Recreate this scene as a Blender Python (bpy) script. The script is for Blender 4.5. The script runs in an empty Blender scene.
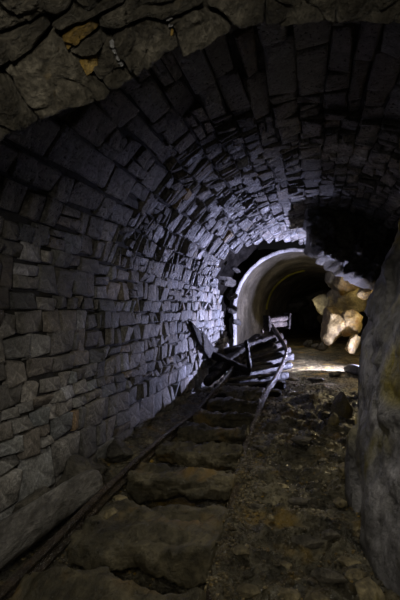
import bpy, bmesh, math, random
import numpy as np
from mathutils import Vector, noise, Matrix
random.seed(7)
C = bpy.context.scene.collection
sc = bpy.context.scene
# ------------------------------------------------------------ camera, world, light, exposure
EYE = 1.05
cam = bpy.data.objects.new('camera', bpy.data.cameras.new('camera')); C.objects.link(cam)
cam.location = (0, 0, EYE); cam.rotation_euler = (math.radians(91.27), 0, 0)
cam.data.sensor_width = 36; cam.data.lens = 27; cam.data.clip_start = .02
sc.camera = cam
sc.view_settings.view_transform = 'Standard'; sc.view_settings.look = 'None'
sc.view_settings.gamma = 1; sc.view_settings.use_curve_mapping = False
sc.view_settings.exposure = -0.08
w = bpy.data.worlds.new('world'); sc.world = w; w.use_nodes = True
w.node_tree.nodes['Background'].inputs[0].default_value = (.5, .5, .55, 1)
w.node_tree.nodes['Background'].inputs[1].default_value = .012
def lamp(name, kind, loc, energy, color, size=.1, target=None, spot=None, blend=.5):
    d = bpy.data.lights.new(name, kind); o = bpy.data.objects.new(name, d); C.objects.link(o)
    o.location = loc; d.energy = energy; d.color = color
    if kind == 'AREA': d.size = size
    else: d.shadow_soft_size = size
    if kind == 'SPOT': d.spot_size = math.radians(spot); d.spot_blend = blend
    if target is not None:
        o.rotation_euler = (Vector(target) - Vector(loc)).to_track_quat('-Z', 'Y').to_euler()
    return o
# pale violet work lamp set low behind the rock wall on the right
lamp('floor_lamp_light', 'SPOT', (2.95, 7.45, .20), 2400, (.60, .62, 1.0), .035, (.0, 8.45, 1.15), 148, 1.0)
# warm lamp hidden behind the rock wall on the right
lamp('warm_lamp_light', 'POINT', (3.45, 8.1, 1.35), 40, (1.0, .80, .42), .05)
# unseen soft fill behind the camera for the dim foreground light
lamp('camera_fill_light', 'AREA', (-.12, -.55, 1.56), 15, (1.0, .93, .78), .35, (.0, 3.0, .6))
# fill added high under the vault to light the track; no lamp hangs there
lamp('track_fill_light', 'SPOT', (.25, 2.7, 2.1), 36, (1.0, .93, .76), .05, (.30, 2.3, 0), 104, 1.0)
lamp('lining_fill_light', 'POINT', (2.9, 12.2, 1.1), 7, (1.0, .9, .68), .1)  # unseen fill that brightens the far tunnel lining

# ------------------------------------------------------------ helpers
def at(px, py, d):            # the point d metres ahead seen at that place of the photograph
    return Vector(((px-200)/450*d, d, EYE + (310-py)/450*d))
def fbm(p, o=4, h=.9): return noise.fractal(p, h, 2.1, o)
def lerp_tab(tab, x):
    if x <= tab[0][0]: return tab[0][1]
    for (a, b), (c, d) in zip(tab, tab[1:]):
        if x <= c: return b + (d-b)*(x-a)/(c-a)
    return tab[-1][1]
def smooth(a, b, x):
    t = min(1, max(0, (x-a)/(b-a))); return t*t*(3-2*t)

def material(name, c1, c2, c3=None, accent=None, acc=.5, rough=.55, bump=.4, scale=6., spec=.5, streak=None, sparkle=0, vary=True, metal=0):
    m = bpy.data.materials.new(name); m.use_nodes = True
    nt = m.node_tree; N = nt.nodes; L = nt.links
    bs = N['Principled BSDF']
    tc = N.new('ShaderNodeTexCoord')
    mp = N.new('ShaderNodeMapping'); L.new(tc.outputs['Object'], mp.inputs[0])
    if streak: mp.inputs['Scale'].default_value = streak
    def nz(s, det=6, r=.6, src=mp):
        n = N.new('ShaderNodeTexNoise'); n.inputs['Scale'].default_value = s
        n.inputs['Detail'].default_value = det; n.inputs['Roughness'].default_value = r
        L.new(src.outputs[0], n.inputs['Vector']); return n
    def ramp(src, stops):
        r = N.new('ShaderNodeValToRGB'); L.new(src, r.inputs[0])
        while len(r.color_ramp.elements) < len(stops): r.color_ramp.elements.new(.5)
        for e, (p, c) in zip(r.color_ramp.elements, stops): e.position = p; e.color = (*c, 1)
        return r
    def mix(f, a, b, mode='MIX'):
        x = N.new('ShaderNodeMix'); x.data_type = 'RGBA'; x.blend_type = mode
        if isinstance(f, float): x.inputs[0].default_value = f
        else: L.new(f, x.inputs[0])
        L.new(a, x.inputs[6])
        if isinstance(b, tuple): x.inputs[7].default_value = (*b, 1)
        else: L.new(b, x.inputs[7])
        return x.outputs[2]
    n1 = nz(scale); col = ramp(n1.outputs[0], [(.33, c1), (.5, c2), (.7, c3 or c2)]).outputs[0]
    n2 = nz(scale*6, 5, .7)
    col = mix(.75, col, ramp(n2.outputs[0], [(.32, (.2,)*3), (.5, (.8,)*3), (.7, (1.7,)*3)]).outputs[0], 'MULTIPLY')
    if accent:
        n3 = nz(scale*.45, 4, .65)
        f = ramp(n3.outputs[0], [(acc, (0,)*3), (acc+.1, (1,)*3)])
        col = mix(f.outputs[0], col, accent)
    if vary:                                   # every stone has a tone of its own
        at_ = N.new('ShaderNodeAttribute'); at_.attribute_name = 'tone'
        col = mix(1.0, col, at_.outputs['Color'], 'MULTIPLY')
    geo = N.new('ShaderNodeNewGeometry'); npz = N.new('ShaderNodeTexNoise'); npz.inputs['Scale'].default_value = 1.1
    npz.inputs['Detail'].default_value = 5; L.new(geo.outputs['Position'], npz.inputs['Vector'])   # damp and pale lime patches
    col = mix(.8, col, ramp(npz.outputs[0], [(.36, (.45,)*3), (.52, (1.,)*3), (.66, (1.9,)*3)]).outputs[0], 'MULTIPLY')
    if sparkle:
        v = nz(scale*14, 2, .5)
        f = ramp(v.outputs[0], [(sparkle, (0,)*3), (sparkle+.02, (1,)*3)])
        col = mix(f.outputs[0], col, (.55, .56, .6))  # pale dots imitate water sparkles in the colour
    L.new(col, bs.inputs['Base Color'])
    rr = ramp(n2.outputs[0], [(.3, (max(.05, rough-.18),)*3), (.7, (min(1, rough+.2),)*3)])
    L.new(rr.outputs[0], bs.inputs['Roughness'])
    bs.inputs['Specular IOR Level'].default_value = spec; bs.inputs['Metallic'].default_value = metal
    nb = nz(scale*3, 9, .68)
    b = N.new('ShaderNodeBump'); b.inputs['Strength'].default_value = bump; b.inputs['Distance'].default_value = .055
    L.new(nb.outputs[0], b.inputs['Height']); L.new(b.outputs[0], bs.inputs['Normal'])
    return m
M = dict(
    recess = material('shaded_recess_rock', (.008,.007,.006), (.018,.016,.014), (.035,.032,.028), rough=.6, bump=.8, scale=6, spec=.05),  # shade of the recess is put into this near-black colour
    stone = material('masonry', (.11,.105,.10), (.21,.20,.19), (.30,.29,.29), rough=.52, bump=.7, scale=9, sparkle=.77),
    mortar = material('mortar', (.011,.010,.0095), (.022,.02,.018), rough=.8, bump=.5),
    near = material('near_arch_rock', (.03,.025,.018), (.09,.08,.06), (.21,.19,.15), (.18,.12,.035), .62, .5, 1., 9),
    ochre = material('ochre_stone', (.12,.08,.02), (.30,.19,.04), (.36,.25,.08), rough=.5, bump=.6, scale=12),
    crust = material('white_crust', (.35,.34,.36), (.6,.6,.62), rough=.7, bump=1, scale=30),
    rockwall = material('rock_wall', (.055,.05,.046), (.13,.126,.128), (.33,.32,.35), (.14,.12,.02), .62, .42, .8, 3.2, .55),
    outcrop = material('outcrop_rock', (.009,.008,.007), (.022,.02,.017), (.05,.045,.037), rough=.4, bump=1., scale=4, spec=.4),
    pale = material('pale_rock', (.10,.07,.03), (.30,.22,.09), (.46,.38,.19), (.22,.12,.02), .56, .55, .6, 5),
    brown = material('brown_rock', (.10,.08,.045), (.20,.17,.10), (.28,.24,.15), (.22,.17,.03), .58, .5, .7, 6),
    dark = material('dark_rock', (.03,.027,.022), (.075,.068,.055), (.12,.11,.09), rough=.45, bump=.8, scale=6),
    lining = material('lining', (.11,.09,.06), (.19,.165,.115), (.25,.22,.17), rough=.75, bump=.25, scale=2.5, vary=False),
    rim = material('plaster_rim', (.50,.48,.46), (.80,.78,.78), rough=.8, bump=.8, scale=20, vary=False),
    algae = material('algae', (.40,.36,.03), (.65,.60,.06), rough=.7, bump=.5, scale=20, vary=False),
    timber = material('wet_timber', (.03,.025,.012), (.10,.085,.048), (.24,.205,.125), (.22,.14,.04), .55, .42, .7, 5, .5, (1, 1, 1)),
    shade_wood = material('shaded_timber', (.007,.0055,.004), (.014,.011,.009), (.03,.024,.019), rough=.5, bump=.8, scale=7, spec=.15),  # backlit shade of the raised timbers is put into the colour
    log = material('grey_log', (.07,.066,.06), (.21,.20,.19), (.40,.39,.37), (.20,.15,.05), .70, .5, .9, 6, .5, (1.6, .6, 1.6)),
    vaultstone = material('wet_shaded_vault_masonry', (.05,.047,.044), (.11,.105,.10), (.20,.19,.19), rough=.36, bump=.9, scale=9, sparkle=.77, spec=.7),  # wet gloss; colour also darkened for shade under the near arch
    chips = material('wet_chips', (.05,.04,.02), (.15,.13,.085), (.34,.30,.20), (.34,.24,.05), .55, .22, .6, 14, .8),
    rust = material('wet_rust', (.022,.016,.012), (.05,.036,.024), (.11,.075,.045), rough=.22, bump=.7, scale=18, spec=.6, vary=False),
)
def ground_mat():
    m = material('wet_ground', (.025,.023,.016), (.11,.10,.07), (.32,.29,.20), (.30,.21,.06), .55, .28, 1.0, 5.5, .7, vary=True)
    return m
M['ground'] = ground_mat()

def mesh_obj(name, verts, faces, mat, parent=None, tone=None, flat=False, ctr=None, tones=None):
    me = bpy.data.meshes.new(name)
    if ctr is not None: verts = [Vector(v)-ctr for v in verts]
    me.from_pydata([tuple(v) for v in verts], [], faces); me.update()
    if not flat: me.polygons.foreach_set('use_smooth', [True]*len(me.polygons))
    me.materials.append(mat)
    a = me.color_attributes.new('tone', 'FLOAT_COLOR', 'POINT')
    if tones is None:
        t = tone or (1, 1, 1); dat = [t[0], t[1], t[2], 1]*len(verts)
    else: dat = [v for t in tones for v in (t[0], t[1], t[2], 1)]
    a.data.foreach_set('color', dat)
    o = bpy.data.objects.new(name, me); C.objects.link(o)
    if ctr is not None: o.location = ctr
    if parent is not None:
        o.parent = parent
        if ctr is not None: o.location = Vector(ctr) - parent.location
    return o
def tag(o, label=None, cat=None, group=None, kind=None):
    if label: o['label'] = label
    if cat: o['category'] = cat
    if group: o['group'] = group
    if kind: o['kind'] = kind
    return o
def empty(name, loc):
    o = bpy.data.objects.new(name, None); C.objects.link(o); o.location = loc; o.empty_display_size = .1
    return o

def rock_geo(size, seed, sub=3, planes=11, rough=.05):
    rnd = random.Random(seed)
    ns = []
    for i in range(planes):
        n = Vector((rnd.gauss(0,1), rnd.gauss(0,1), rnd.gauss(0,1))).normalized()
        ns.append((n, rnd.uniform(.52, .95)))
    bm = bmesh.new(); bmesh.ops.create_icosphere(bm, subdivisions=sub, radius=1)
    vs = []
    for v in bm.verts:
        d = v.co.normalized(); r = 1.12
        for n, h in ns:
            k = d.dot(n)
            if k > .05: r = min(r, h/k)
        p = d*r
        p += d*rough*fbm(p*2.2 + Vector((seed*3.1, 0, 0)))*1.5
        vs.append(Vector((p.x*size[0], p.y*size[1], p.z*size[2])))
    fs = [[v.index for v in f.verts] for f in bm.faces]
    bm.free(); return vs, fs
def rock(name, c, size, seed, mat, rot=(0,0,0), sub=3, parent=None, tone=None, rough=.08, planes=14):
    vs, fs = rock_geo(size, seed, sub, planes, rough)
    from mathutils import Euler
    R = Euler(rot).to_matrix(); vs = [R @ v for v in vs]
    o = mesh_obj(name, vs, fs, mat, None, tone, flat=sub <= 2)
    o.location = c
    if parent is not None: o.parent = parent; o.location = Vector(c) - parent.location
    return o

def star_slab(name, pts, back, mat, parent=None, facet=0, bulge=.03, rough=.012, seed=0, rings=7, n=44, tone=None, edge=.6):
    """rocky block: outline pts (3d) with a bulging face, extruded by the vector back"""
    P = [Vector(p) for p in pts]; per = []
    for i in range(len(P)): per.append((P[(i+1) % len(P)]-P[i]).length)
    tot = sum(per); B = []; acc = 0; i = 0
    for k in range(n):
        t = tot*k/n
        while acc + per[i] < t: acc += per[i]; i += 1
        B.append(P[i].lerp(P[(i+1) % len(P)], (t-acc)/per[i]))
    c = sum(B, Vector())/n
    nb = -Vector(back).normalized()
    V = [c + nb*bulge]; F = []
    for r in range(1, rings+1):
        q = r/rings
        for k in range(n):
            p = c.lerp(B[k], q)
            p += (B[k]-c)*q*.06*fbm(B[k]*16+Vector((seed,0,0)), 4)
            h = bulge*(1 - q**14*edge*1.6)
            h += rough*fbm(p*7 + Vector((seed*5.3, 0, 0)), 6, .7)*2 - rough*1.6*max(0, 1-abs(noise.noise(p*Vector((6,6,11)) if False else p*9+Vector((seed,2,0))))*9) + rough*1.2*noise.cell(p*5+Vector((seed, 0, 0)))
            if facet:
                vd, vp = noise.voronoi(p*2.6 + Vector((1.3, 0, 0))); h += facet*noise.cell(vp[0]*9.1) - facet*.5*math.exp(-((vd[1]-vd[0])/.05)**2)
            V.append(p + nb*h)
    for q in (.35, 1):
        for k in range(n):
            p = B[k] + Vector(back)*q; V.append(p + (p-c-Vector(back)*q).normalized()*rough*fbm(p*6, 3)*2)
    for k in range(n):
        F.append([0, 1+k, 1+(k+1) % n])
        for r in range(rings+1):
            a = 1+r*n
            F.append([a+k, a+n+k, a+n+(k+1) % n, a+(k+1) % n])
    o = mesh_obj(name, V, F, mat, parent, tone)
    return o

# ------------------------------------------------------------ the masonry vault
U = Vector((.2425, .9701, 0)); NN = Vector((.9701, -.2425, 0)); W0 = Vector((-1.46, 0, 0))
HS, RA, RB = 1.15, 1.5, 1.30
_p = [(0, z) for z in np.linspace(-.1, HS, 60)] + [(RA-RA*math.cos(t), HS+RB*math.sin(t)) for t in np.linspace(0, math.pi, 300)[1:]]
_p = np.array(_p); _s = np.concatenate([[0], np.cumsum(np.hypot(*np.diff(_p, axis=0).T))])
def prof(s):
    a = np.interp(s, _s, _p[:, 0]); z = np.interp(s, _s, _p[:, 1])
    a1 = np.interp(s+.02, _s, _p[:, 0]) - np.interp(s-.02, _s, _p[:, 0]); z1 = np.interp(s+.02, _s, _p[:, 1]) - np.interp(s-.02, _s, _p[:, 1])
    l = math.hypot(a1, z1) or 1
    return a, z, z1/l, -a1/l         # inward normal in (a, z)
def vault(s, t, h=0.):
    a, z, na, nz = prof(s)
    return W0 + U*t + NN*(a + na*h) + Vector((0, 0, z + nz*h))
TEND = [(0,8.5),(.4,8.21),(.51,8.1),(.83,7.74),(1.14,7.48),(1.39,7.28),(1.7,6.6),(1.84,6.45),(1.99,6.61),(2.19,7.05),(2.45,7.7),(2.86,8.85),(3.13,9.64),(3.33,10.3),(5.6,10.3)]
def tend(s): return lerp_tab(TEND, s)
def proj(p):
    return 200+450*p.x/p.y, 310-450*(p.z-EYE)/p.y
def stone_geo(s0, s1, t0, t1, rnd, big):
    g = .006 if s0 < 1.5 else .007
    q = min(min(s1-s0, t1-t0)*.14, .016)
    cor = {}
    for i in (0, 1):
        for j in (0, 1):
            cor[i, j] = (rnd.uniform(-q, q), rnd.uniform(-q, q))
    proud = rnd.uniform(-.010, .010)*(1.6 if s0 > 1.5 else 1); ts = rnd.gauss(0, .010); tt = rnd.gauss(0, .012)*(1.3 if s0 > 1.5 else .8)
    if t0 < 3.2 and s0 > 1.5: proud *= .5; ts *= .6; tt *= .5
    V = []; idx = {}
    fr = [0, .09, .91, 1]
    for i in range(4):
        for j in range(4):
            u, v = fr[i], fr[j]
            cs = cor[0,0][0]*(1-u)*(1-v)+cor[1,0][0]*u*(1-v)+cor[0,1][0]*(1-u)*v+cor[1,1][0]*u*v
            ct = cor[0,0][1]*(1-u)*(1-v)+cor[1,0][1]*u*(1-v)+cor[0,1][1]*(1-u)*v+cor[1,1][1]*u*v
            s = s0+g+(s1-s0-2*g)*u+cs; t = t0+g+(t1-t0-2*g)*v+ct
            ed = (i in (0, 3)) + (j in (0, 3))
            h = proud + ts*(u-.5)*2 + tt*(v-.5)*2 - (.009, .0, .0)[0]*0
            h += (0, -.005, -.011)[ed] + rnd.gauss(0, .003)
            idx[i, j] = len(V); V.append(vault(s, t, h))
    ringk = [(0,0),(1,0),(2,0),(3,0),(3,1),(3,2),(3,3),(2,3),(1,3),(0,3),(0,2),(0,1)]
    b0 = len(V)
    for (i, j) in ringk:
        s = s0+g+(s1-s0-2*g)*fr[i]; t = t0+g+(t1-t0-2*g)*fr[j]
        V.append(vault(s, t, -.07))
    F = []
    for i in range(3):
        for j in range(3): F.append([idx[i,j], idx[i,j+1], idx[i+1,j+1], idx[i+1,j]])
    for k in range(12):
        a, b = ringk[k], ringk[(k+1) % 12]
        F.append([idx[a], idx[b], b0+(k+1) % 12, b0+k])
    return V, F
def tone(rnd, lo=.55, hi=1.35):
    k = rnd.uniform(lo, hi); w_ = rnd.gauss(0, .05)
    return (k*(1+w_), k, k*(1-w_))
stones = {'wall': [], 'ceil': []}
rnd = random.Random(11)
s = 0.
while s < 5.45:
    key = 'wall' if s < 1.45 else 'ceil'
    hgt = rnd.choice([.085,.105,.12,.14]) if s > .25 else .19
    if key == 'ceil': hgt = rnd.uniform(.11, .19) if s > 1.9 else rnd.uniform(.10, .15)
    t = -.3 + rnd.uniform(0, .2)
    s_end = s + hgt
    while t < tend(s + hgt/2):
        ln = rnd.uniform(.10, .24) if key == 'wall' else rnd.uniform(.09, .21)
        if key == 'wall' and rnd.random() < .12: ln = rnd.uniform(.05, .09)
        if key == 'ceil' and s < 2.9 and t > 3.2: ln *= .55
        if s > 2.6 and t < 3.0: ln = rnd.uniform(.35, .6)
        elif s > 1.7 and t < 3.2: ln *= 1.7
        if s < .25: ln *= 1.3
        cut = key == 'wall' and .70 < (s+s_end)/2 < .93 and t < 2.39 < t+ln
        if cut: ln = 2.368-t if t < 2.30 else ln
        wa = .012 if (s > 1.5 and t < 3.2) else .045
        wob = lambda tt: wa*noise.noise(Vector((tt*1.3, round(s*100)*.37, 0)))
        wob2 = lambda tt: wa*noise.noise(Vector((tt*1.3, round(s_end*100)*.37, 0)))
        t1 = t + ln
        sa, sb = s + wob(t+ln/2) + rnd.gauss(0, .006), s_end + wob2(t+ln/2) + rnd.gauss(0, .006)
        # the narrow black slot low in the near wall
        slot = key == 'wall' and .52 < (s+s_end)/2 < .92 and abs(t1 - 2.50) < ln*.6 and False
        parts = [(sa, sb)]
        if hgt > .13 and rnd.random() < .22: m_ = sa + (sb-sa)*rnd.uniform(.4, .6); parts = [(sa, m_), (m_, sb)]
        for (p0, p1) in parts:
            if key == 'ceil' and s > 1.5 and False: continue   # a lost stone
            c = vault((p0+p1)/2, (t+t1)/2)
            px, py = proj(c) if c.y > .3 else (9999, 0)
            vis = c.y > -.1 and (c.y < 1.6 or (-160 < px < 520 and -160 < py < 740))
            if vis:
                size = (p1-p0)*(t1-t)/max(.3, c.y)**2
                # hidden above the near arch or behind the rock wall: rank last
                if px > 395 or px < -6 or c.y < 1.35 or py > 606: size *= .001
                stones[key].append((size, c, p0, p1, t, t1))
        t = t1 + (.04 if cut else 0)
    s = s_end
def grid_surface(name, s0, s1, h, mat, parent=None):
    V = []; F = []; ns = max(2, int((s1-s0)/.08)); nt = 60
    for i in range(ns+1):
        s_ = s0+(s1-s0)*i/ns; te = tend(s_)-.03
        for j in range(nt+1):
            t_ = -.4 + (te+.4)*j/nt
            V.append(vault(s_, t_, h + .01*fbm(vault(s_, t_)*5)))
    for i in range(ns):
        for j in range(nt):
            a = i*(nt+1)+j; F.append([a, a+1, a+nt+2, a+nt+1])
    # broken end: masonry is a ring about a quarter metre thick
    b = len(V)
    for i in range(ns+1):
        s_ = s0+(s1-s0)*i/ns; te = tend(s_)-.03
        for q, hh in enumerate((h, -.14, -.27)):
            V.append(vault(s_, te + (.03*fbm(vault(s_, te, hh)*9) if q else 0), hh))
    for i in range(ns):
        for q in range(2):
            a = b+i*3+q; F.append([a, a+1, a+4, a+3])
    return mesh_obj(name, V, F, mat, parent)
wall_left = tag(grid_surface('wall_left', -.05, 1.47, -.03, M['mortar']), 'left wall of the mine tunnel, rough grey coursed stone masonry', 'wall', kind='structure')
ceiling = tag(grid_surface('ceiling', 1.43, 5.5, -.03, M['mortar']), 'curved stone vault of the mine tunnel above the track', 'ceiling', kind='structure')
# the few stones of the vault that are stained ochre, and the pale limy ones
OC = (2.6, 1.75, .5); PL = (1.9, 1.95, 2.2)
ODD = [(138,181,6,OC),(152,171,5,OC),(168,128,7,OC),(228,236,3,OC),(189,197,5,OC),(10,470,7,OC),(78,418,6,(1.3,.95,.6)),
       (80,323,8,(2.2,2.3,2.8)),(103,297,8,PL),(172,278,5,PL),(30,265,13,PL),(85,172,16,PL),(186,212,4,(3,3,3)),(165,300,4,PL)]
for key, par in (('wall', wall_left), ('ceil', ceiling)):
    L_ = sorted(stones[key], key=lambda q: -q[0])
    V = []; F = []; T = []
    for i, (sz, c, p0, p1, t0, t1) in enumerate(L_):
        v, f = stone_geo(p0, p1, t0, t1, rnd, False)
        tn = tone(rnd)
        if rnd.random() < .04: tn = tuple(x*1.7 for x in (.95, 1, 1.15))
        if rnd.random() < .010: tn = (1.35, 1.1, .65)
        for ox, oy, orad, ot in ODD:
            qx, qy = proj(c)
            if (qx-ox)**2+(qy-oy)**2 < orad**2: tn = ot
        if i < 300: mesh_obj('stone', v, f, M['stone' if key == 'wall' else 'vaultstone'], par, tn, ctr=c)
        else:
            n0 = len(V); V += v; F += [[a+n0 for a in q] for q in f]; T += [tn]*len(v)
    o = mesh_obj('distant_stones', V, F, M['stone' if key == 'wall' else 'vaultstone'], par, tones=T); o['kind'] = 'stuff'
    print(key, len(L_))

# ------------------------------------------------------------ ground
def xr(y): return lerp_tab([(1.0,-.06),(1.63,.036),(3.375,.3375),(5.25,.75),(6.2,1.05),(8,1.5),(20,4.6)], y)
def xl(y): return lerp_tab([(1.0,-.82),(1.63,-.66),(2.49,-.495),(3.375,-.30),(4.3,-.075),(5.1,.12),(6.2,.40),(8,.85),(20,4.0)], y)
SLEEP = [(1.50,.26,.06),(2.10,.46,.03),(2.71,.25,.03),(3.22,.20,.04),(3.74,.19,.035),(4.26,.19,.04),(4.8,.19,.05),(5.35,.20,.08)]
def ground_z(x, y):
    p = Vector((x, y, 0))
    l, r = xl(y), xr(y)
    far = smooth(5.6, 6.6, y)
    n = fbm(p*2.6, 5)*.035 + fbm(p*9, 4)*.012
    ridged = (1-abs(noise.noise(p*3.3+Vector((3, 1, 0)))*2))
    z = n*(1-.6*far)
    inside = smooth(l, l+.07, x)*(1-smooth(r-.08, r-.01, x))
    if y < 5.9:
        z -= inside*.12*(1-smooth(5.4, 5.9, y))
        z += .05*math.exp(-((x-r-.02)/.07)**2)*(1-smooth(3.4, 4.2, y)) * (.7+.8*noise.noise(p*7))
        z += .012*math.exp(-((x-l)/.08)**2)
    # slabby wet rubble right of the rail
    if x > r:
        q = smooth(r+.03, r+.2, x)*(1-far)
        ter = noise.noise(Vector((x*1.7+y*.4, y*4.2, 5)))*.085 + ridged*.03 + abs(noise.noise(Vector((x*4+y, y*10, 9))))*.06 + abs(noise.noise(Vector((x*9-y, y*22, 2))))*.04 + abs(noise.noise(Vector((x*19+y*3, y*36, 4))))*.022 - .06
        z += q*(ter + .015)
        z -= .03*math.exp(-((y-5.75)/.22)**2)
    if x < l: z += (smooth(2.6, 3.6, y)*.06-.02)*smooth(0, .3, l-x)*(1-far)+ (noise.cell(p*9))*.014
    z += smooth(10, 15, y)*.03
    return z
NX, NY = 300, 420
ys = [(.7 * (24/.7)**(j/NY)) for j in range(NY+1)]
V = []; T = []
for y in ys:
    l = -1.75+.25*y-.2 if y < 11 else -1.75+.25*y-.2
    x1 = .25*y + 2.9
    for i in range(NX+1):
        q = i/NX
        x = l + (x1-l)*q**1.15
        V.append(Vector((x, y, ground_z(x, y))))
        # dry trodden clay beyond the twisted track, wet dark mud near
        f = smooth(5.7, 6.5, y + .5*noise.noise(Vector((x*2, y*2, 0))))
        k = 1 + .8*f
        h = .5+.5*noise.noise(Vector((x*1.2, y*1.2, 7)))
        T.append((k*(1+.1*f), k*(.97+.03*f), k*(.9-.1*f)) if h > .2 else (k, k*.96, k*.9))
F = [[j*(NX+1)+i, j*(NX+1)+i+1, (j+1)*(NX+1)+i+1, (j+1)*(NX+1)+i] for j in range(NY) for i in range(NX)]
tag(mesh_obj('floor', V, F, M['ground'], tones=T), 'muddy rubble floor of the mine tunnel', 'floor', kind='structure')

# ------------------------------------------------------------ right rock wall
path = [(.80,.25),(.78,.9),(.74,1.5),(.69,1.9),(.79,2.25),(.93,2.9),(1.06,3.25),(1.28,3.5),(1.9,4.0),(2.7,5.0),(3.3,6.2),(3.75,7.6),(4.3,9.2),(4.9,11)]
def path_at(q):
    k = min(len(path)-2, int(q)); f = q-k
    a, b = Vector(path[k]), Vector(path[k+1]); return a.lerp(b, f)
V = []; F = []; T = []; NQ, NZ = 260, 120
def ridg(p): return 1-2*abs(noise.noise(p))
for i in range(NQ+1):
    q = i/NQ*(len(path)-1.001)
    q = (len(path)-1.001)*(i/NQ)**1.1
    p = path_at(q); p = (p+path_at(max(0, q-.35))+path_at(min(len(path)-1.001, q+.35)))/3
    for j in range(NZ+1):
        z = -.1 + 2.9*j/NZ
        lean = lerp_tab([(0,0),(.4,.07),(.9,.15),(1.2,.27),(1.5,.36),(1.9,.40),(2.9,.38)], z)
        b = Vector((p.x+lean, p.y, z))
        # faceted mass: blocky voronoi steps plus folds
        d, pts_ = noise.voronoi(b*1.5 + Vector((2, 0, .7)))
        blk = noise.cell(pts_[0]*7.7)*.07
        dd, _ = noise.voronoi(Vector((b.x*4, b.y*2.6, b.z*2.2)))
        crack = -.035*math.exp(-((dd[1]-dd[0])/.06)**2)
        h = blk*.6 + crack*.4 + fbm(b*1.3, 5)*.09 + fbm(b*6, 4)*.016
        V.append(Vector((b.x - h*.9, b.y - h*.35, z)))
        ms = smooth(.05, .3, noise.noise(b*2.1+Vector((4,4,4))) + smooth(1.25, 1.7, z)*.45 + smooth(3.0, 4.0, b.y)*smooth(.9, .2, z)*.4 - .12)   # yellow-green moss and ochre seepage
        T.append((1+.7*ms, 1+.45*ms, 1-.75*ms))
for i in range(NQ):
    for j in range(NZ):
        a = i*(NZ+1)+j; F.append([a, a+1, a+NZ+2, a+NZ+1])
tag(mesh_obj('wall_right', V, F, M['rockwall'], tones=T), 'right wall of the mine tunnel, dark folded natural rock with mossy stains', 'wall', kind='structure')

# ------------------------------------------------------------ recess behind the broken masonry
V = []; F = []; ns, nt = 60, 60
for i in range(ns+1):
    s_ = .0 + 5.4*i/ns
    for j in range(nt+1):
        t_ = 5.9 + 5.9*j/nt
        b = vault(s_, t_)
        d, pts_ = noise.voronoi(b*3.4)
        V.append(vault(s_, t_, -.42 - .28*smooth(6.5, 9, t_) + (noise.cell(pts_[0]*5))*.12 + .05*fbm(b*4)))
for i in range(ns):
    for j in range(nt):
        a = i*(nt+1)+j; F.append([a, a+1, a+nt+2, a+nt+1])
tag(mesh_obj('trim_1', V, F, M['recess']), 'broken rock recess, coloured dark for its shade, between the masonry vault and the smooth lining', 'wall', kind='structure')

# ------------------------------------------------------------ far lined tunnel
def far_axis(y):     # x of the left springing, half width, crown height
    x = lerp_tab([(10.6,.83),(11,.92),(12.5,1.44),(14,1.95),(16,2.62),(18,3.5),(20,4.7),(22,6.2)], y)
    return x
def lined(q, y, h=0):
    a = 1.45; th = math.pi*q
    zz = 1.05
    if q < 0: return None
    L1 = .32                              # share of the section that is the upright side
    if q < L1/2: z = zz*q/(L1/2); xx = 0; na = 1; nz = 0
    elif q > 1-L1/2: z = zz*(1-q)/(L1/2); xx = 2*a; na = -1; nz = 0
    else:
        th = math.pi*(q-L1/2)/(1-L1); xx = a-a*math.cos(th); z = zz+1.42*math.sin(th); na = math.cos(th); nz = -math.sin(th)
    sh = 1-.012*(y-10.6)
    return Vector((far_axis(y)+xx+na*h, y, (z+nz*h)*sh))
ys2 = list(np.linspace(10.7, 22, 90)); NQ = 64
V = []; F = []
for j, y in enumerate(ys2):
    for i in range(NQ+1):
        q = i/NQ*.94
        yy = y
        if j == 0: yy = y + .13*fbm(Vector((q*9, 3, 0)), 5)
        V.append(lined(q, yy, .012*math.sin(y*9)*.4 + .006*fbm(Vector((q*20, y*3, 0)))))
for j in range(len(ys2)-1):
    for i in range(NQ):
        if i/NQ > .62 and ys2[j] < 15 + 2*fbm(Vector((i*.2, 0, 0))): continue      # collapsed on the right
        a = j*(NQ+1)+i; F.append([a, a+1, a+NQ+2, a+NQ+1])
far = tag(mesh_obj('wall_far', V, F, M['lining']), 'smooth brown lining of the second tunnel beyond the masonry vault', 'wall', kind='structure')
V = []; F = []
for i in range(NQ+1):
    q = i/NQ*.62
    j_ = .13*fbm(Vector((q/.94*.94*9, 3, 0)), 5)
    r_ = .5+.5*noise.noise(Vector((q*34, 0, 3))) + .35*noise.noise(Vector((q*90, 0, 3)))
    w1 = .04 + .06*r_
    for (yy, h) in ((.05, .012), (-.01, .025), (-.03, -w1*.6), (.0, -w1), (.2, -w1)):
        V.append(lined(q, 10.7 + j_ + yy + .02*noise.noise(Vector((q*60, h*40, 0))), h))
for i in range(NQ):
    for k in range(4):
        a = i*5+k; F.append([a, a+1, a+6, a+5])
tag(mesh_obj('broken_plaster_edge', V, F, M['rim'], far), 'pale jagged edge of the lining')
V = []; F = []
for i in range(50):
    q = .17 + .30*i/49
    for (yy, h) in ((-.11, .0), (0, .04), (.11, 0)):
        V.append(lined(q, 14.6 + yy*(1+.8*noise.noise(Vector((q*30, yy, 0)))), h))
for i in range(49):
    for k in range(2): a = i*3+k; F.append([a, a+1, a+4, a+3])
tag(mesh_obj('algae_band', V, F, M['algae'], far), 'thin yellow-green band of algae arching over the lining')

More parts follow.
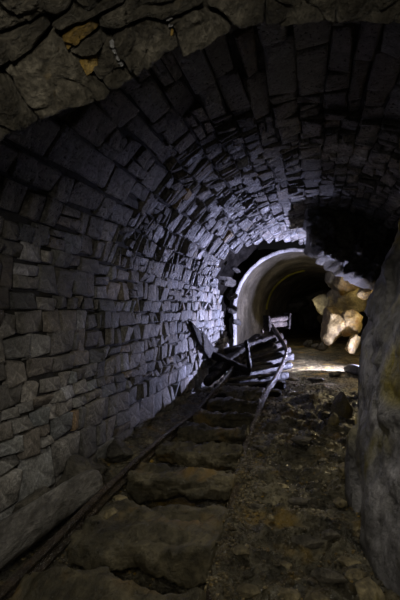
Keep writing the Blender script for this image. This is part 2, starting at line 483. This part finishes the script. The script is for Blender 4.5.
# stones bared in the recess, their tone lowered for the shade there
for k, (px, py, d, sz, sx) in enumerate([(228,281,9.4,.20,1.5),(231,296,9.6,.17,1.2),(233,309,9.6,.16,1.2),(235,322,9.9,.15,1.2),(236,270,9.6,.12,1.2)]):
    rock('stone', at(px, py, d), (sz*sx*.8, sz*.9, sz*.6), 60+k, M['stone'], (0, .2, .1*k), 2, bpy.data.objects['trim_1'], (.3,.29,.27))

# ------------------------------------------------------------ near arch of big blocks
EDGE = [(-280,345),(-190,268),(-130,214),(-75,192),(-40,158),(0,138),(20,128),(38,115),(62,105),(90,97),(105,92),(135,77),(150,68),(180,52),(200,44),(228,28),(240,24),(262,22),(300,20),(360,17),(430,20),(560,30),(640,30)]
def near_pt(px, py):
    d = 1.36 - .0020*max(0, lerp_tab(EDGE, px)-py)
    return at(px, py, d)
arch = star_slab('ceiling', [at(px, py-9, 1.42) for px, py in EDGE if -80 < px < 500] + [at(430,-90,1.3), at(-75,-90,1.25)], (0,.12,.35), M['dark'], None, 0, .0, .004, 1, 8, 110)
arch.name = 'trim_2'
tag(arch, 'front arch of large rough blocks overhead at the tunnel mouth', 'arch', kind='structure')
BL = [
 ([(0,66),(18,56),(34,43),(50,28),(60,40),(74,50),(82,62),(92,76),(108,88),(104,96),(88,99),(62,106),(38,117),(22,96),(8,76)], 'near', .02, 1.15),
 ([(-30,66),(-2,70),(9,78),(20,98),(36,117),(20,129),(0,140),(-30,158)], 'near', .012, .8),
 ([(-30,42),(0,33),(20,23),(42,11),(48,24),(35,40),(15,54),(0,60),(-30,64)], 'near', .03, .85),
 ([(-30,-30),(60,-30),(68,2),(58,10),(45,7),(20,19),(0,29),(-30,38)], 'near', .015, .9),
 ([(63,-30),(128,-30),(124,-4),(96,8),(86,14),(72,20),(58,27),(50,21),(60,12),(71,4)], 'near', .012, .75),
 ([(60,34),(74,24),(90,16),(97,24),(88,31),(76,38),(66,43)], 'ochre', .02, .5),
 ([(68,45),(84,36),(98,30),(104,38),(96,47),(80,51)], 'near', .02, 1.1),
 ([(78,56),(96,51),(98,64),(86,73)], 'ochre', .012, .9),
 ([(113,36),(125,21),(145,14),(164,18),(174,28),(178,44),(164,54),(150,65),(136,74),(128,65),(118,50)], 'near', .03, 1.35),
 ([(99,38),(111,38),(116,52),(126,66),(135,77),(120,86),(109,87),(97,76),(90,66)], 'near', .018, 1.1),
 ([(167,16),(195,6),(222,11),(230,24),(205,41),(182,53),(180,42),(176,28)], 'near', .025, .95),
 ([(130,-30),(200,-30),(204,-2),(190,4),(165,13),(145,11),(128,16),(112,26),(100,22),(98,12),(126,-2)], 'near', .015, 1.0),
 ([(206,-30),(268,-30),(264,20),(242,26),(233,20),(224,8),(208,-1)], 'near', .018, 1.1),
 ([(270,-30),(340,-30),(336,18),(300,20),(285,22),(267,20)], 'near', .012, .85),
 ([(-34,-40),(-34,150),(-75,196),(-130,215),(-140,60),(-120,-40)], 'near', .02, .8),
 ([(-145,60),(-132,218),(-190,270),(-260,330),(-250,80)], 'near', .02, .9),
 ([(434,-40),(434,21),(480,22),(560,30),(620,-40)], 'near', .02, .8),
 ([(342,-30),(430,-30),(430,21),(400,19),(370,17),(339,19)], 'near', .012, .9)]
for k, (pts, m, bl, tn) in enumerate(BL):
    star_slab('stone', [near_pt(*p) for p in pts], (0, .10, .16), M[m], arch, 0, bl, .010, k, 22, 110, (tn, tn, tn))
for k, (px, py, r) in enumerate([(113,44,.010),(116,51,.013),(119,57,.012),(122,64,.009),(168,18,.012),(171,25,.008),(160,10,.006)]):
    p = near_pt(px, py); p.y -= .02
    rock('mineral_crust', p, (r, r*.6, r*1.2), 30+k, M['crust'], (0,.3,0), 2, arch, rough=.3)
lab = near_pt(172, 33); lab.y -= .022
rock('stain_lump', lab, (.006,.005,.012), 41, M['ochre'], (0,0,0), 2, arch)

# ------------------------------------------------------------ hanging outcrop on the right
OP = [(1.50,2.65),(1.49,2.30),(1.50,2.05),(1.55,1.95),(1.70,1.84),(1.86,1.75),(1.98,1.60),(2.12,1.56),(2.26,1.50),(2.36,1.42),(2.7,1.35),(3.6,1.3),(3.6,2.7)]
oc = star_slab('rock_outcrop', [Vector((x, 6.2, z)) for x, z in OP], (.25, 1.3, 0), M['outcrop'], None, .16, .08, .05, 3, 40, 180, edge=.9)
tag(oc, 'dark wet rock outcrop hanging from the vault on the right', 'rock')

# ------------------------------------------------------------ far rubble fall and boulders
def boulder(label, px, py, d, size, seed, mat, rot=(0,0,0), name='boulder', tone_=None, sub=4, group=None, planes=14, cat='rock'):
    o = rock(name, at(px, py, d), size, seed, M[mat], rot, sub, None, tone_, planes=planes)
    return tag(o, label, cat, group)
boulder('largest pale yellow boulder, warmly lit beside the far path', 336, 324, 9.2, (.33,.40,.42), 5, 'pale', (.2,.3,.2))
boulder('pale angular boulder leaning on the right of the largest lit boulder', 352, 323, 8.9, (.30,.30,.33), 6, 'pale', (.1,-.5,.6))
boulder('tall brown rock rising behind the lit boulders', 347, 300, 10.0, (.50,.4,.46), 8, 'brown', (0,.3,0), tone_=(1.7,1.65,1.4))
boulder('pale lower rock wedged at the foot of the rock wall', 353, 342, 8.5, (.13,.2,.24), 9, 'pale', (0,.3,0))
boulder('brown angular rock jutting below the hanging outcrop', 346, 283, 9.6, (.36,.35,.26), 12, 'pale', (0,.5,.2), tone_=(.8,.78,.7))
boulder('brightest pale rock under the right end of the hanging outcrop', 367, 291, 8.4, (.16,.2,.22), 13, 'pale', (0,.6,.1), tone_=(1.2,1.2,1.1))
boulder('dark upright slab left of the angular rock under the outcrop', 333, 281, 10.0, (.10,.3,.33), 14, 'brown', (0,-.3,.2), tone_=(.9,.9,.85))
boulder('brown rock low in the dark mouth, left of the pale boulders', 326, 305, 12.5, (.36,.4,.35), 15, 'brown')
for k, (px, py, d, r) in enumerate([(300,306,18,.7),(318,299,16.5,.6),(286,304,19,.65),(330,318,15,.5),(308,318,17,.55)]):
    boulder(['broad dark boulder deep in the far tunnel','dark boulder right of the broad one deep in the far tunnel','leftmost dark boulder blocking the far tunnel','brown boulder at the back right of the path','low dark boulder at the end of the path','dark rock high above the rubble fall','dark rock under the far crown'][k], px, py, d, (r,r*.8,r*.8), 20+k, 'dark' if k != 3 else 'brown')
for k, (px, py, d, r, L) in enumerate([(308,333,12.5,.13,'small dark rock lying at the far end of the path'),(316,336,12,.10,'small dark rock left of the pale boulders'),(322,334,11.6,.12,'small brown rock touching the largest pale boulder')]):
    p = at(px, py, d); o = rock('rock', (p.x, p.y, max(.1, r*.6)), (r*1.4, r, r), 50+k, M['dark'], sub=2); tag(o, L, 'rock')
o = rock('rock', (2.52, 7.35, .05), (.09, .42, .10), 58, M['dark'], (0, 0, .1), 3); tag(o, 'long low dark rock added to block the lamp, half hidden by the right rock wall at the path edge', 'rock')  # added to cut the violet lamp's low rays across the floor
# closing rock at the end of the far tunnel
V = []; F = []
for i in range(31):
    for j in range(21):
        x = 1.5+7*i/30; z = -.2+4*j/20
        V.append(Vector((x, 21 - 1.2*fbm(Vector((x*.7, 1, z*.7))), z)))
for i in range(30):
    for j in range(20):
        a = i*21+j; F.append([a, a+21, a+22, a+1])
tag(mesh_obj('wall_back', V, F, M['dark']), 'dark rock closing the far tunnel', 'wall', kind='structure')
# rock side and roof of the collapsed chamber on the right
V = []; F = []
for i in range(41):
    for j in range(31):
        q = i/40; th = j/30*math.pi*.62
        y = 7 + 14*q
        r = 1.9 + .35*fbm(Vector((y*.6, th*2, 0)), 5)
        cx, cz = .25*y + 1.2, .55
        V.append(Vector((cx + 1.45*r*math.cos(th), y, cz + 1.15*r*math.sin(th) - .75*(th < .02))))
for i in range(40):
    for j in range(30):
        a = i*31+j; F.append([a, a+31, a+32, a+1])
tag(mesh_obj('ceiling_side', V, F, M['dark']), 'rough dark rock roof over the collapsed right side', 'ceiling', kind='structure')
bpy.data.objects['ceiling_side'].name = 'ceiling.001'

# ------------------------------------------------------------ railway track
track = empty('railway_track', (-.3, 2.0, 0))
tag(track, 'narrow rusty mine railway track on half buried timber sleepers, twisted up at its far end', 'track')
def sweep(name, pts, w_, h_, mat, parent, label=None, wob=.004, steps=10):
    P = []
    pts = [Vector(p) for p in pts]
    for a in range(len(pts)-1):
        p0, p1, p2, p3 = pts[max(0, a-1)], pts[a], pts[a+1], pts[min(len(pts)-1, a+2)]
        for k in range(steps):
            t = k/steps
            P.append(.5*((2*p1)+(p2-p0)*t+(2*p0-5*p1+4*p2-p3)*t*t+(3*p1-p0-3*p2+p3)*t**3))
    P.append(pts[-1])
    prof_ = [(-.5,0),(.5,0),(.5,.14),(.16,.28),(.14,.66),(.38,.76),(.38,.94),(.26,1),(-.26,1),(-.38,.94),(-.38,.76),(-.14,.66),(-.16,.28),(-.5,.14)]
    V = []; F = []
    for i, p in enumerate(P):
        t = (P[min(i+1, len(P)-1)]-P[max(i-1, 0)]).normalized()
        sd = t.cross(Vector((0,0,1))).normalized(); up = sd.cross(t)
        for (a, b) in prof_:
            q = p + sd*a*w_ + up*b*h_
            V.append(q + Vector((noise.noise(q*19), 0, noise.noise(q*23+Vector((5,0,0)))))*wob)
    n = len(prof_)
    for i in range(len(P)-1):
        for k in range(n): F.append([i*n+k, i*n+(k+1) % n, (i+1)*n+(k+1) % n, (i+1)*n+k])
    F.append(list(range(n))[::-1]); F.append([(len(P)-1)*n+k for k in range(n)])
    o = mesh_obj(name, V, F, mat, None, flat=False)
    if parent: o.parent = parent; o.location = -parent.location
    if label: o['label'] = label
    return o
RR = [(xr(y), y, z) for y, z in ((.95,-.05),(1.63,-.05),(2.5,-.045),(3.375,-.03),(4.3,-.01),(5.25,.03))] + [tuple(at(277,377,6.2)), tuple(at(286,354,7.2)), tuple(at(279,339,7.8)), tuple(at(272,328,8.3))]
LR = [(xl(y), y, z) for y, z in ((.95,.03),(1.63,.035),(2.49,.035),(3.375,.03),(4.3,-.0),(5.1,.04))] + [tuple(at(226,380,5.75)), tuple(at(236,366,6.4)), tuple(at(245,353,7.1)), tuple(at(256,341,7.7))]
sweep('rail', RR, .05, .075, M['rust'], track)
sweep('rail', LR, .045, .065, M['rust'], track)
def plank(name, a, b, w_, h_, mat, seed, parent=None, tn=1., nseg=16, rgh=.012, m_=14):
    """rough timber from a to b, rounded section"""
    a, b = Vector(a), Vector(b); t = (b-a).normalized(); sd = t.cross(Vector((0,0,1))).normalized(); up = sd.cross(t)
    V = []; F = []
    for i in range(nseg+3):
        e = i in (0, nseg+2); q = min(1, max(0, (i-1)/nseg)); sc_ = .72 if e else 1
        for k in range(m_):
            th = 2*math.pi*k/m_; c_, s_ = math.cos(th), math.sin(th)
            cx = math.copysign(abs(c_)**.55, c_); cz = math.copysign(abs(s_)**.6, s_)
            p = a.lerp(b, q) + t*((-.012 if i == 0 else .012) if e else 0) + sd*cx*w_/2*sc_ + up*cz*h_/2*sc_
            r = rgh*fbm(Vector((p.x*4, p.y*12, p.z*12))+Vector((seed*3.7,0,0)), 6, .75)*1.8
            p += (sd*cx + up*cz).normalized()*r
            V.append(p)
    for i in range(nseg+2):
        for k in range(m_): F.append([i*m_+k, i*m_+(k+1) % m_, (i+1)*m_+(k+1) % m_, (i+1)*m_+k])
    F.append(list(range(m_))[::-1]); F.append([(nseg+2)*m_+k for k in range(m_)])
    o = mesh_obj(name, V, F, mat, None, (tn, tn, tn))
    if parent: o.parent = parent; o.location = -parent.location
    return o
for k, (y, w_, z) in enumerate(SLEEP):
    yl, yr_ = y+.10, y-.06
    a = Vector((xl(yl)+.03, yl, z-.03)); b = Vector((xr(yr_)-.02, yr_, z-.02))
    o = plank('sleeper', a, b, w_, .12 if k != 1 else .11, M['timber'], k, track, .95 if k < 3 else .8, 60, .028, 34)
# lifted, twisted end: sleepers seen end on past the right rail
def cr(tab, q):
    k = min(len(tab)-2, int(q)); return Vector(tab[k]).lerp(Vector(tab[k+1]), q-k)
for k, q in enumerate([5.35,5.8,6.2,6.6,7.0,7.4,7.9,8.4]):
    r_ = cr(RR, q); l_ = cr(LR, q); dv = (r_-l_).normalized()
    plank('sleeper', l_-dv*.10+Vector((0,0,-.06)), r_+dv*.13+Vector((0,0,-.06)), .13, .11, M['shade_wood'], 30+k, track, 1., 12, .012)
# bolts along the raised end
for (px, py, d) in [(262,333,7.6),(273,346,7.5),(247,348,6.9),(240,362,6.5)]:
    rock('bolt', at(px, py, d)+Vector((0,0,.03)), (.035,.04,.045), int(px), M['rust'], sub=2, parent=track)
# timbers heaped against the twisted track
TB = [((214,372,6.0),(258,338,7.6),.16,.13,'dark squared timber lying along the left of the twisted track'),
      ((205,352,6.3),(250,372,6.2),.12,.10,'short dark timber propped across the left side of the twisted track'),
      ((208,382,5.7),(240,352,6.9),.12,.10,'lower dark timber under the heap by the left wall'),
      ((228,352,6.7),(272,338,7.7),.14,.12,'upper dark timber lying across the raised sleepers')]
for k, (a, b, w_, h_, L) in enumerate(TB):
    o = plank('timber', at(*a), at(*b), w_, h_, M['shade_wood'], 50+k, None, .8)
    tag(o, L, 'timber')
# dark slab added in the outline of the shadow wedge on the wall
SHADOW_OUT = [(191,321),(197,328),(203,331),(206,341),(214,347),(225,349),(232,353),(236,364),(220,374),(212,362),(205,351),(199,341)]
shadow_slab = star_slab('wall_shadow', [at(px, py, 1.46/(.25-(px-200)/450)*.955) for px, py in SHADOW_OUT], (-.04, .012, 0), M['shade_wood'], None, 0, .006, .004, 77, 6, 60)
tag(shadow_slab, 'dark slab shaped as the shadow on the masonry wall beyond the twisted rail', 'wall_shadow')
# timber post whose spiky shadow falls on the wall
o = plank('timber_post', at(250,370,6.2), at(246,341,6.03), .055, .055, M['shade_wood'], 70, None, .7); tag(o, 'short broken dark post sticking up between the raised rails', 'post')

# rusted timber buffer block on the end of the track
blk = empty('buffer_block', at(277,330,8.55)); tag(blk, 'squat rusty timber block with iron end plates on the raised end of the track', 'block')
c = at(277, 322, 8.55); ax = Vector((.93,.35,.10)).normalized()
for k, dz in enumerate((.055, -.045)):
    o = plank('beam', c-ax*.20+Vector((0,0,dz)), c+ax*.20+Vector((0,0,dz)), .16, .10, M['shade_wood'], 80+k, None, 2.0); o.parent = blk; o.location = -blk.location
for sgn in (-1, 1):
    o = plank('end_plate', c+ax*.21*sgn+Vector((0,0,-.14)), c+ax*.23*sgn+Vector((0,0,.14)), .22, .05, M['shade_wood'], 85+sgn, None); o.parent = blk; o.location = -blk.location

# ------------------------------------------------------------ log and stones by the left wall
def log(name, a, b, r0, r1, mat, seed, label):
    a, b = Vector(a), Vector(b); t = (b-a).normalized(); sd = t.cross(Vector((0,0,1))).normalized(); up = sd.cross(t)
    V = []; F = []; n = 40; m_ = 28
    for i in range(n+1):
        q = i/n; r = r0+(r1-r0)*q
        e = min(1, (1-q)*n/3.2, q*n/3.2+.3); r *= math.sqrt(max(.02, 1-(1-e)**2))
        for k in range(m_):
            th = 2*math.pi*k/m_; p = a.lerp(b, q)+(sd*math.cos(th)+up*math.sin(th))*r
            p += (sd*math.cos(th)+up*math.sin(th))*(.007*fbm(Vector((math.cos(th)*2.4, math.sin(th)*2.4, q*3+seed)), 5)*1.6 + .004*noise.noise(p*40))
            V.append(p)
    for i in range(n):
        for k in range(m_): F.append([i*m_+k, i*m_+(k+1) % m_, (i+1)*m_+(k+1) % m_, (i+1)*m_+k])
    F.append(list(range(m_))[::-1]); F.append([n*m_+k for k in range(m_)])
    o = mesh_obj(name, V, F, M[mat], None, ctr=(a+b)/2); return tag(o, label, 'log')
log('log', (-1.0,1.15,.12), (-.563,2.52,.12), .085, .070, 'log', 2, 'long grey weathered log lying beside the left rail')
boulder('rounded dark boulder between the log and the masonry wall', 84, 470, 2.75, (.13,.20,.10), 33, 'dark', (0,0,-.2))
boulder('low dark boulder against the wall foot beyond the log', 118, 452, 3.2, (.10,.16,.08), 34, 'dark', (0,0,.3))
boulder('dark rock between log and wall nearest the camera', 40, 500, 2.25, (.10,.16,.07), 35, 'dark', (0,0,-.3))

# loose rocks on the ground, one by one
LR_ = [(278,484,.055,.035,.014,'flat pale tan stone lying alone right of the right rail','brown',2.2),
 (270,515,.022,.02,.018,'small angular tan stone below the flat pale stone','brown',2.0),
 (246,476,.018,.02,.014,'small pale pebble on the mud beside the right rail','brown',1.8),
 (284,562,.045,.03,.02,'flat grey brown slab in the rubble near the front','brown',1.1),
 (290,592,.05,.04,.022,'ochre stained stone at the bottom edge of the rubble','brown',1.4),
 (366,587,.06,.07,.05,'tan squared block at the foot of the rock wall, bottom right','brown',1.7),
 (346,560,.06,.025,.02,'thin ochre slab against the rock wall near the front','brown',1.3),
 (340,408,.10,.12,.20,'mossy yellow upright stone at the foot of the rock wall','brown',1.1),
 (333,420,.06,.07,.07,'small mossy stone below the upright mossy stone','brown',1.1),
 (345,470,.05,.06,.05,'yellowish stone at the rock wall foot halfway along','brown',1.2),
 (338,500,.045,.04,.025,'ochre chip lying by the rock wall','brown',1.2),
 (120,497,.05,.03,.02,'pale flaky stone on the left rail by the log end','brown',1.5),
 (112,512,.045,.035,.03,'ochre stone next to the left rail below the flaky stone','brown',1.5),
 (194,565,.03,.025,.02,'pale chip on the wide muddy sleeper','brown',1.3),
 (297,393,.12,.06,.03,'flat pale stone at the near edge of the trodden path','brown',1.6),
 (291,379,.11,.08,.03,'pale flat stone tucked under the ends of the raised sleepers','brown',2.0),
 (315,380,.12,.06,.05,'dark jagged stone on the step at the path edge','dark',1.5),
 (335,374,.16,.08,.06,'long dark stone on the step next to the rock wall','dark',1.5),
 (210,556,.03,.03,.03,'rusty lump on the mud ridge of the right rail','brown',1.),
 (262,448,.07,.06,.03,'dark slab right of the rail in the shade','dark',1.4),
 (300,440,.10,.07,.03,'dark broad slab in the middle of the shaded rubble','dark',1.4),
 (322,573,.09,.03,.03,'long low grey ledge stone across the front rubble','dark',2.0),
 (352,574,.05,.04,.03,'small ochre slab behind the tan squared block','brown',1.3),
 (250,588,.05,.035,.025,'grey brown lump right of the rusty rail ridge, at the bottom edge','brown',.8),
 (318,596,.06,.04,.03,'brown slab at the bottom edge left of the tan squared block','brown',1.1),
 (240,548,.035,.03,.02,'small ochre lump just right of the rail ridge','brown',1.0),
 (305,540,.08,.04,.025,'dark wet slab in the front rubble, above the ledge stone','dark',1.7),
 (330,532,.05,.03,.02,'small grey slab near the rock wall above the wet slab','dark',1.9),
 (258,505,.05,.03,.02,'dark wedge of stone left of the small tan stone','dark',1.6),
 (300,500,.07,.04,.02,'flat dark slab right of the two tan stones','dark',1.5),
 (322,460,.06,.05,.03,'grey slab between the pale stone and the rock wall','dark',1.6)]
for k, (px, py, a, b, c_, L, m, tn) in enumerate(LR_):
    d = 1.05*450/(py-310)
    for _ in range(6):
        p = at(px, py, d); gz = ground_z(p.x, p.y)+c_*.5; d = (EYE-gz)*450/(py-310)
    p = at(px, py, d)
    o = rock('rock', (p.x, p.y, gz), (a, b, c_), 100+k, M[m], (0, 0, random.uniform(-.6, .6)), 2, None, (tn, tn*.97, tn*.9), planes=9)
    tag(o, L, 'rock')

# gravel: uncountable chips on the mud
V = []; F = []; T = []; gr = random.Random(5); base = []
bm = bmesh.new(); bmesh.ops.create_icosphere(bm, subdivisions=1, radius=1)
bv = [v.co.copy() for v in bm.verts]; bf = [[v.index for v in f.verts] for f in bm.faces]; bm.free()
for k in range(9000):
    y = 1.15*(7/1.15)**gr.random()
    l, r = xl(y), xr(y)
    mode = gr.random()
    if mode < .26: x = l + gr.gauss(0, .06)
    elif mode < .5: x = r + gr.gauss(.02, .05)
    elif mode < .88: x = gr.uniform(r+.02, .18+.27*y+.05)
    elif mode < .94: x = gr.uniform(l, r)
    else: x = gr.uniform(-1.4+.25*y, l)
    sz = gr.uniform(.002, .007)*(1+.15*y)*(1.8 if gr.random() < .06 else 1)
    z = ground_z(x, y) + sz*.2; n0 = len(V)
    ax_ = (gr.uniform(.7, 1.8), gr.uniform(.6, 1.3), gr.uniform(.35, .8)); an = gr.uniform(0, 6.28); ca, sa = math.cos(an), math.sin(an)
    tn = gr.uniform(.35, 1.2)*(1.8 if gr.random() < .05 else 1)
    for v in bv:
        q = gr.uniform(.75, 1.2)*sz; X, Y, Z = v.x*ax_[0]*q, v.y*ax_[1]*q, v.z*ax_[2]*q
        V.append((x+X*ca-Y*sa, y+X*sa+Y*ca, z+Z)); T.append((tn*1.05, tn*.95, tn*.75))
    F += [[a+n0 for a in f] for f in bf]
tag(mesh_obj('gravel', V, F, M['chips'], tones=T, flat=True), 'wet stone chips strewn over the muddy floor and along the rails', 'gravel', kind='stuff')
